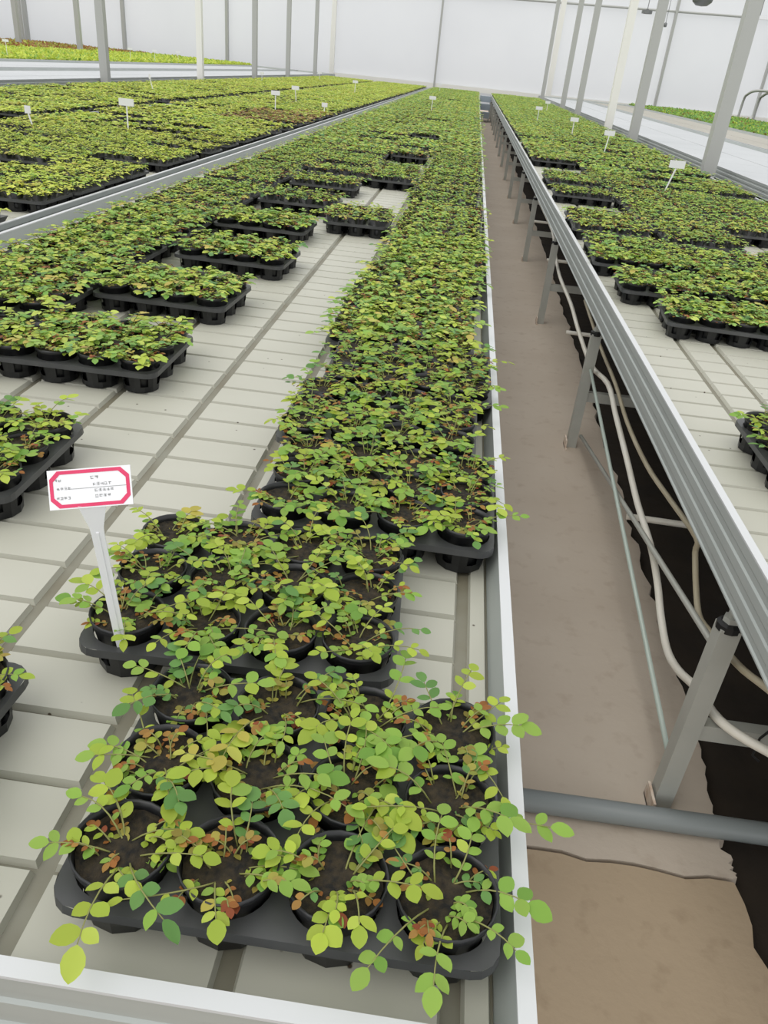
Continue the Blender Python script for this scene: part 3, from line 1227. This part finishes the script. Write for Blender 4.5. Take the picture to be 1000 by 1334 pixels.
# short seedlings on the far side benches
def carpet(name, label, x0, x1, y0, y1, n, kind, seed, size):
    rg = np.random.default_rng(seed)
    py = random.Random(seed)
    lv, lt = LEAF[2]
    P = np.stack([rg.uniform(x0, x1, n), rg.uniform(y0, y1, n), ZS + rg.uniform(0.0, .09, n)], 1)
    az = rg.uniform(0, 2 * PI, n)
    el = rg.uniform(-.3, .9, n)
    Y = np.stack([np.cos(az) * np.cos(el), np.sin(az) * np.cos(el), np.sin(el)], 1)
    X = np.stack([-np.sin(az), np.cos(az), np.zeros(n)], 1)
    Z = np.cross(X, Y)
    s = rg.uniform(.7, 1.3, n)[:, None, None] * size
    v = (lv[None, :, 0, None] * X[:, None, :] + lv[None, :, 1, None] * Y[:, None, :] + lv[None, :, 2, None] * Z[:, None, :]) * s + P[:, None, :]
    names, w_ = MIX[kind]
    cl = np.array([lcol(py, py.choices(names, w_)[0]) for _ in range(64)])
    c = cl[rg.integers(0, 64, n)]
    t = lt[None] + (np.arange(n) * len(lv))[:, None, None]
    me = tri_mesh(name, v.reshape(-1, 3), t.reshape(-1, 3), np.repeat(c, len(lv), 0), [M['leaf']], None, True)
    tag(link(name, me), label, 'seedlings', kind='stuff')


carpet('short_seedlings', 'short bright green seedlings on the far left bench', -16.1, -11.3, 12.1, 44.4, 60000, 'light', 1, .10)
carpet('dry_seedlings', 'dry brown plants on the bench beside the short green seedlings', -18.8, -16.7, 20.1, 44.4, 16000, 'brown', 2, .12)
carpet('dry_seedlings', 'dry brown plants on the bench by the left film wall', -22.5, -19.35, 20.1, 44.4, 22000, 'brown', 4, .12)
carpet('short_seedlings', 'short green seedlings on the far right bench', 7.6, 11.5, 14.1, 44.4, 55000, 'dkgreen', 3, .085)

# ------------------------------------------------------------------ posts
for n_, y in enumerate((16.1, 21.9, 27.4, 32.3, 37.8)):
    mm = 'paint' if n_ == 1 else 'greypaint'
    lb = 'white painted greenhouse post second in the row behind the yellow-green benches' if n_ == 1 else 'grey steel post, %s in the row behind the yellow-green benches' % ORD[n_]
    r_ = .072
    t = thing('greenhouse_post', lb, 'post', (-6.95, y, GZ), 0, None if n_ == 1 else 'grey posts of the left row')
    MB().box(-r_, r_, -r_, r_, .02, WH).build('shaft', M[mm], t)
    MB().box(-.14, .14, -.14, .14, 0, .02).build('base_plate', M['steel'], t)
for x, y in ((-16.4, 35.7), (-19.07, 35.8), (-22.85, 43.3)):
    t = thing('greenhouse_post', 'grey steel post rising behind the far left green bench', 'post', (x, y, GZ), 0, 'far left posts')
    MB().box(-.09, .09, -.09, .09, .02, WH).build('shaft', M['greypaint'], t)
    MB().box(-.14, .14, -.14, .14, 0, .02).build('base_plate', M['steel'], t)
for n_, (y, mm) in enumerate(((10.4, 'greypaint'), (15.6, 'greypaint'), (18.6, 'paint'), (24.4, 'greypaint'), (28.8, 'greypaint'), (38, 'greypaint'))):
    lb = 'white painted greenhouse post in the row behind the right-hand bench' if mm == 'paint' else 'grey steel post, %s in the row behind the right-hand bench' % ORD[n_]
    r_ = .075
    t = thing('greenhouse_post', lb, 'post', (2.88, y, GZ), 0, None if mm == 'paint' else 'grey posts of the right row')
    MB().box(-r_, r_, -r_, r_, .02, WH).build('shaft', M[mm], t)
    MB().box(-.13, .13, -.13, .13, 0, .02).build('base_plate', M['steel'], t)

# ------------------------------------------------------------------ pipework under the right-hand bench
def smooth(pts, n=6):
    P = [Vector(p) for p in pts]
    P = [P[0]] + P + [P[-1]]
    out = []
    for i in range(1, len(P) - 2):
        for k in range(n):
            t = k / n
            a, b, c, d = P[i - 1], P[i], P[i + 1], P[i + 2]
            out.append(.5 * ((2 * b) + (c - a) * t + (2 * a - 5 * b + 4 * c - d) * t * t + (3 * b - a - 3 * c + d) * t ** 3))
    out.append(P[-2])
    return out


h1 = [(.76, 8.2, .50), (.755, 6.6, .50), (.745, 6.026, .43), (.745, 5.526, .374), (.745, 4.809, .375), (.745, 4.336, .347), (.745, 3.774, .339), (.745, 3.309, .41), (.745, 3.037, .377), (.745, 2.689, .335), (.745, 2.426, .299),
      (.745, 2.17, .285), (.745, 2.009, .248), (.745, 1.909, .207), (.745, 1.785, .178), (.745, 1.673, .199), (.745, 1.533, .26), (.745, 1.38, .305), (.82, 1.30, .31), (1.0, 1.2, .31), (1.4, 1.1, .3)]
tag(MB().tube(smooth(h1, 4), .0115, 8).build('water_hose', M['hose'], None, True), 'thick cream hose sagging in a loop behind the bench leg', 'hose')
h2 = [(.79, 4.6, .45), (.785, 3.861, .414), (.785, 3.341, .403), (.785, 2.984, .371), (.785, 2.58, .378), (.785, 2.245, .42), (.785, 1.95, .46), (.79, 1.93, .42), (.79, 1.85, .36), (.77, 1.72, .35), (.755, 1.6, .39), (.745, 1.47, .435), (.745, 1.368, .467), (.76, 1.22, .52), (.8, 1.0, .56)]
tag(MB().tube(smooth(h2, 4), .0085, 8).build('water_hose', M['tanhose'], None, True), 'thin tan hose running close under the ribbed bench side', 'hose')
MBb = MB().tube([(.705 - .01, 3.50, .40), (.7, 1.43, .10)], .0075, 8)
b1 = MBb.build('brace', M['brace'], RB, True)
b1.location = -Vector(RB.location)
MBb = MB().tube([(.722, 3.50, .07), (.722, 1.45, .44)], .0085, 8)
b2 = MBb.build('brace', M['steel'], RB, True)
b2.location = -Vector(RB.location)
for y, z in ((2.69, .10), (5.1, .115), (6.95, .2), (9.2, .16)):
    tag(MB().tube([(.80, y, z), (1.6, y - .03, z)], .013, 8).build('support_pipe', M['hose'], None, True), 'short cream pipe lying crosswise over the dark earth', 'pipe', 'cream pipes under the bench')
for y, z in ((2.69, .10), (5.1, .115), (6.95, .2), (9.2, .16)):
    pass
tag(MB().tube([(-.45, 1.305, .028), (2.4, 1.325, .028)], .027, 14).build('drain_pipe', M['pvc'], None, True), 'grey drain pipe lying across the concrete walkway', 'pipe')
# cable tie on the crossbar
tie = MB().tube([(.845, 1.345, .332), (.838, 1.36, .285), (.836, 1.355, .235), (.85, 1.345, .228)], .003, 6).build('cable_tie', M['black'], None, True)
tag(tie, 'black cable tie holding the cream hose to the crossbar', 'cable tie')


# ------------------------------------------------------------------ labels on stakes
def stake_label(x, y, ztop, lean, label, group=None, wd=.11, tiltx=0.0):
    zb = ZS + .08
    t = thing('plant_label', label, 'label', (x, y, zb), 0, group)
    h = ztop - zb
    MB().add([(-.006, 0, -.01), (.006, 0, -.01), (.006 + lean, .003, h - .03), (-.006 + lean, .003, h - .03),
              (-.006, .004, -.01), (.006, .004, -.01), (.006 + lean, .007, h - .03), (-.006 + lean, .007, h - .03)],
             [(0, 1, 2, 3), (5, 4, 7, 6), (1, 5, 6, 2), (4, 0, 3, 7), (3, 2, 6, 7)]).build('stake', M['white'], t)
    MB().box(lean - wd * .42, lean + wd * .42, 0, .004, h - .035, h + .022).build('card', M['white'], t)


SG = [(-3.0, 7.34, 1.04, 0, .16), (-2.78, 12.14, 1.03, 0, .15), (-2.94, 14.38, 1.04, -.02, .15), (-.76, 16.22, 1.05, 0, .15), (1.66, 7.08, 1.04, .05, .15), (1.65, 10.55, 1.05, .02, .15),
      (1.58, 13.6, 1.04, 0, .15), (1.25, 16.76, 1.05, 0, .15), (1.86, 22.37, 1.03, 0, .15), (-3.56, 6.74, .95, -.03, .06), (-2.87, 21.0, 1.07, 0, .15), (-1.93 - .2, 12.46, .93, 0, .1),
      (-4.97, 13.27, 1.02, -.05, .04), (-5.42, 22.1, 1.01, 0, .13), (-5.08, 28.5, 1.05, 0, .16), (-1.2, 30, 1.05, 0, .15), (-12.0, 20.5, 1.15, 0, .2), (-11.8, 21.5, 1.15, 0, .2), (-11.6, 29, 1.15, 0, .2), (-11.5, 31, 1.15, 0, .2), (-11.5, 33.5, 1.15, 0, .2), (-12.5, 19.0, 1.2, 0, .2)]
for x, y, z, le, wd in SG:
    if x < -10:
        stake_label(x, y, z, le, 'small white label in the far left green bench', 'labels on the far left bench', wd)
    elif x < -1.95:
        stake_label(x, y, z, le, 'white label on a stake among the yellow-green seedlings', 'labels among the yellow-green seedlings', wd)
    elif x < 0:
        stake_label(x, y, z, le, 'white label on a stake far down the left walkway bench', 'labels on the left walkway bench', wd)
    else:
        stake_label(x, y, z, le, 'white label on a stake on the right-hand bench', 'labels on the right-hand bench', wd)


def ray_plane(px, py, p0, n):
    d = RW @ np.array([px - 500, py - 667, F_PX])
    o = np.array([0, 0, CAMZ])
    t = np.dot(np.array(p0) - o, n) / np.dot(d, n)
    return o + d * t


# the big pink-bordered label; card geometry in world space
C0 = np.array([-.392, .772, CAMZ - .468])
nrm = np.array([.12, -.86, .50])
nrm /= np.linalg.norm(nrm)
cs = [ray_plane(px, py, C0, nrm) for px, py in ((65, 666), (173, 656), (170, 606), (61, 613))]
ctr = sum(cs) / 4
rx = ((cs[1] - cs[0]) + (cs[2] - cs[3])) / 2
wc = np.linalg.norm(rx)
rx /= wc
uy = ((cs[3] - cs[0]) + (cs[2] - cs[1])) / 2
uy -= rx * np.dot(uy, rx)
hc = np.linalg.norm(uy)
uy /= hc
nz = np.cross(rx, uy)
FR = Matrix(((rx[0], uy[0], nz[0], ctr[0]), (rx[1], uy[1], nz[1], ctr[1]), (rx[2], uy[2], nz[2], ctr[2]), (0, 0, 0, 1)))
foot = Vector((-.388, .80, ZS + PB + SOIL_Z - .012))
lab = thing('plant_label', 'white stake label with pink octagonal border and faint print, in a pot', 'label', foot)
inv = Matrix.Translation(-foot)
card = MB().box(-wc / 2, wc / 2, -hc / 2, hc / 2, -.0012, .0004).build('card', M['white'], lab)
card.matrix_local = inv @ FR
# pink border: a cut-corner ring
o_, c_ = (wc / 2 - .002, hc / 2 - .0015), .0095


def octo(a, b, c, z):
    return [(-a + c, -b, z), (a - c, -b, z), (a, -b + c, z), (a, b - c, z), (a - c, b, z), (-a + c, b, z), (-a, b - c, z), (-a, -b + c, z)]


a1 = octo(o_[0], o_[1], c_, .0008)
a2 = octo(o_[0] - .0042, o_[1] - .0042, c_ - .0012, .0008)
mb = MB().add(a1 + a2, [(i, (i + 1) % 8, (i + 1) % 8 + 8, i + 8) for i in range(8)])
mb.build('pink_border', M['pink'], card)
# faint print: small strokes in rows, two thin ruled lines
ir = random.Random(4)
pm = MB()


def glyph(cx, cy, s):
    for _ in range(3):
        yy = cy + ir.uniform(-.4, .4) * s
        pm.box(cx - s * ir.uniform(.25, .45), cx + s * ir.uniform(.25, .45), yy - s * .05, yy + s * .05, .0004, .0007)
    for _ in range(2):
        xx = cx + ir.uniform(-.35, .35) * s
        pm.box(xx - s * .05, xx + s * .05, cy - s * ir.uniform(.2, .45), cy + s * ir.uniform(.2, .45), .0004, .0007)


for cx, cy, n, s in ((.000, .0145, 2, .0040), (-.042, .0135, 2, .0032), (-.040, .0015, 4, .0032), (.002, .005, 5, .0034), (.004, -.004, 5, .0034), (-.041, -.0125, 4, .0032), (.004, -.0125, 4, .0036)):
    for k in range(n):
        glyph(cx + .003 + k * s * 1.35, cy * .82, s * 1.25)
pm.box(-.026, .046, -.0003, .0003, .0004, .0007)
pm.build('print', M['ink'], card)
# stake: neck widens to the card, ribbed shaft
bx = Vector(ctr) - Vector(uy) * (hc / 2)
up_ = (bx - foot)
Ls = up_.length
up_.normalize()
xr = Vector(rx)
xr = (xr - up_ * xr.dot(up_)).normalized()
zr = xr.cross(up_)
FS = Matrix(((xr.x, up_.x, zr.x, 0), (xr.y, up_.y, zr.y, 0), (xr.z, up_.z, zr.z, 0), (0, 0, 0, 1)))
sm = MB()
prof = [(.0062, -.012), (.0072, .02), (.0078, Ls - .045), (.0085, Ls - .032), (.0150, Ls - .004), (.0160, Ls + .001)]
v = []
for w_, yv in prof:
    v += [(-w_, yv, -.0022), (w_, yv, -.0022), (w_, yv, -.0006), (-w_, yv, -.0006)]
f = []
for i in range(len(prof) - 1):
    for k in range(4):
        f.append((i * 4 + k, i * 4 + (k + 1) % 4, i * 4 + 4 + (k + 1) % 4, i * 4 + 4 + k))
sm.add(v, f + [(0, 1, 2, 3), (len(v) - 1, len(v) - 2, len(v) - 3, len(v) - 4)])
stk = sm.build('stake', M['white'], lab)
stk.matrix_local = FS
rb = MB().box(-.0016, .0016, 0, Ls - .04, -.0006, .0008).build('stake_rib', M['white'], stk)

# ------------------------------------------------------------------ far end of the walkway, fixtures high up
tr = thing('steel_trolley', 'blue-grey panelled trolley closing the far end of the walkway', 'trolley', (.41, 31.0, 0))
for z0, z1, dy in ((.12, .3, 0), (.36, .54, .5), (.6, .78, 1.0)):
    MB().box(-.2, .2, dy, dy + .03, z0, z1).build('panel', M['tealpanel'], tr)
    MB().box(-.2, .2, dy, dy + .45, z1, z1 + .015).build('shelf', M['tealpanel'], tr)
for x in (-.2, .18):
    MB().box(x, x + .02, -.02, 1.5, 0, .12).build('side_rail', M['steel'], tr)
    MB().box(x, x + .02, 1.40, 1.46, .12, .8).build('upright', M['steel'], tr)

cable = MB().tube([(2.88, 20, 5.0), (6.6, 20, 5.05)], .012, 6).build('ceiling_cable', M['greyfix'], None, True)
tag(cable, 'thin cable stretched high behind the right posts', 'cable')
f1 = thing('hanging_lamp', 'dark grey domed lamp hanging high at the right', 'lamp', (4.48, 20, 3.2))
MB().lathe([(.0, -.06), (.12, -.045), (.2, .02), (.22, .12), (.2, .14), (.1, .24), (.03, .3), (0, .3)], 20).build('dome', M['greyfix'], f1, True)
MB().tube([(0, 0, .29), (0, 0, 1.82)], .008, 6).build('cord', M['greyfix'], f1)
f2 = thing('circulation_fan', 'small grey circulation fan hanging beside the white post', 'fan', (3.4, 20, 2.95))
MB().lathe([(.09, -.03), (.11, -.03), (.11, .03), (.09, .03), (.09, -.03)], 18).build('guard_ring', M['greyfix'], f2)
MB().lathe([(0, -.03), (.03, -.03), (.03, .05), (0, .05)], 10).build('motor', M['greyfix'], f2)
for k in range(4):
    a = k * PI / 2
    MB().box(.02, .095, -.018, .018, -.004, .004).build('blade', M['greyfix'], f2).rotation_euler = (0.3, 0, a)
MB().tube([(0, 0, .05), (0, 0, 2.07)], .008, 6).build('hanger', M['greyfix'], f2)
f3 = thing('strip_lamp', 'short white strip lamp hanging high near the right wall', 'lamp', (5.85, 20, 3.05))
MB().box(-.17, .17, -.03, .03, -.03, .03).build('housing', M['white'], f3)
for x in (-.12, .12):
    MB().tube([(x, 0, .03), (x, 0, 1.99)], .006, 6).build('hanger', M['greyfix'], f3)
f4 = thing('pull_cord', 'thin cord with a small grey weight hanging at the right', 'cord', (3.84, 20, 2.75))
MB().tube([(0, 0, .05), (0, 0, 2.26)], .006, 5).build('cord', M['greyfix'], f4)
MB().lathe([(0, -.04), (.03, -.03), (.035, .03), (0, .06)], 10).build('weight', M['greyfix'], f4, True)
for dy, r_ in ((0, .055), (1.1, .055)):
    dx_ = dy * .3
    arc = [(12.0, 40.9 - dy, GZ), (12.0, 40.8 - dy, 1.45), (12.0, 40.4 - dy, 1.75), (12.05, 39.6 - dy, 1.9), (12.15, 38.2 - dy, 1.92)]
    arc = [(a + dx_, b, c) for a, b, c in arc]
    tag(MB().tube(smooth(arc, 5), r_, 8).build('bent_pipe', M['greypaint'], None, True), 'grey pipe bent over at the top beside the far right green bench', 'pipe', 'bent pipes at the right')

# soil crumbs on the right-hand bench
cr = random.Random(8)
for x, y, s, lb in ((.857, 1.73, .006, 'small dark soil crumb on the bare white plates beside the right rim'), (.92, 1.70, .009, 'brown soil lump on the bare white plates of the right bench')):
    mb = MB()
    n = 7
    prof = [(.001, 0), (s, .0), (s * 1.05, s * .5), (s * .6, s * 1.0), (.001, s * 1.15)]
    mb.lathe(prof, n)
    mb.v = [(a * cr.uniform(.8, 1.25), b * cr.uniform(.7, 1.1), c) for a, b, c in mb.v]
    o = mb.build('soil_crumb', M['crumb'] if s > .007 else M['dark'], None, True)
    o.location = (x, y, ZS)
    tag(o, lb, 'soil crumb')
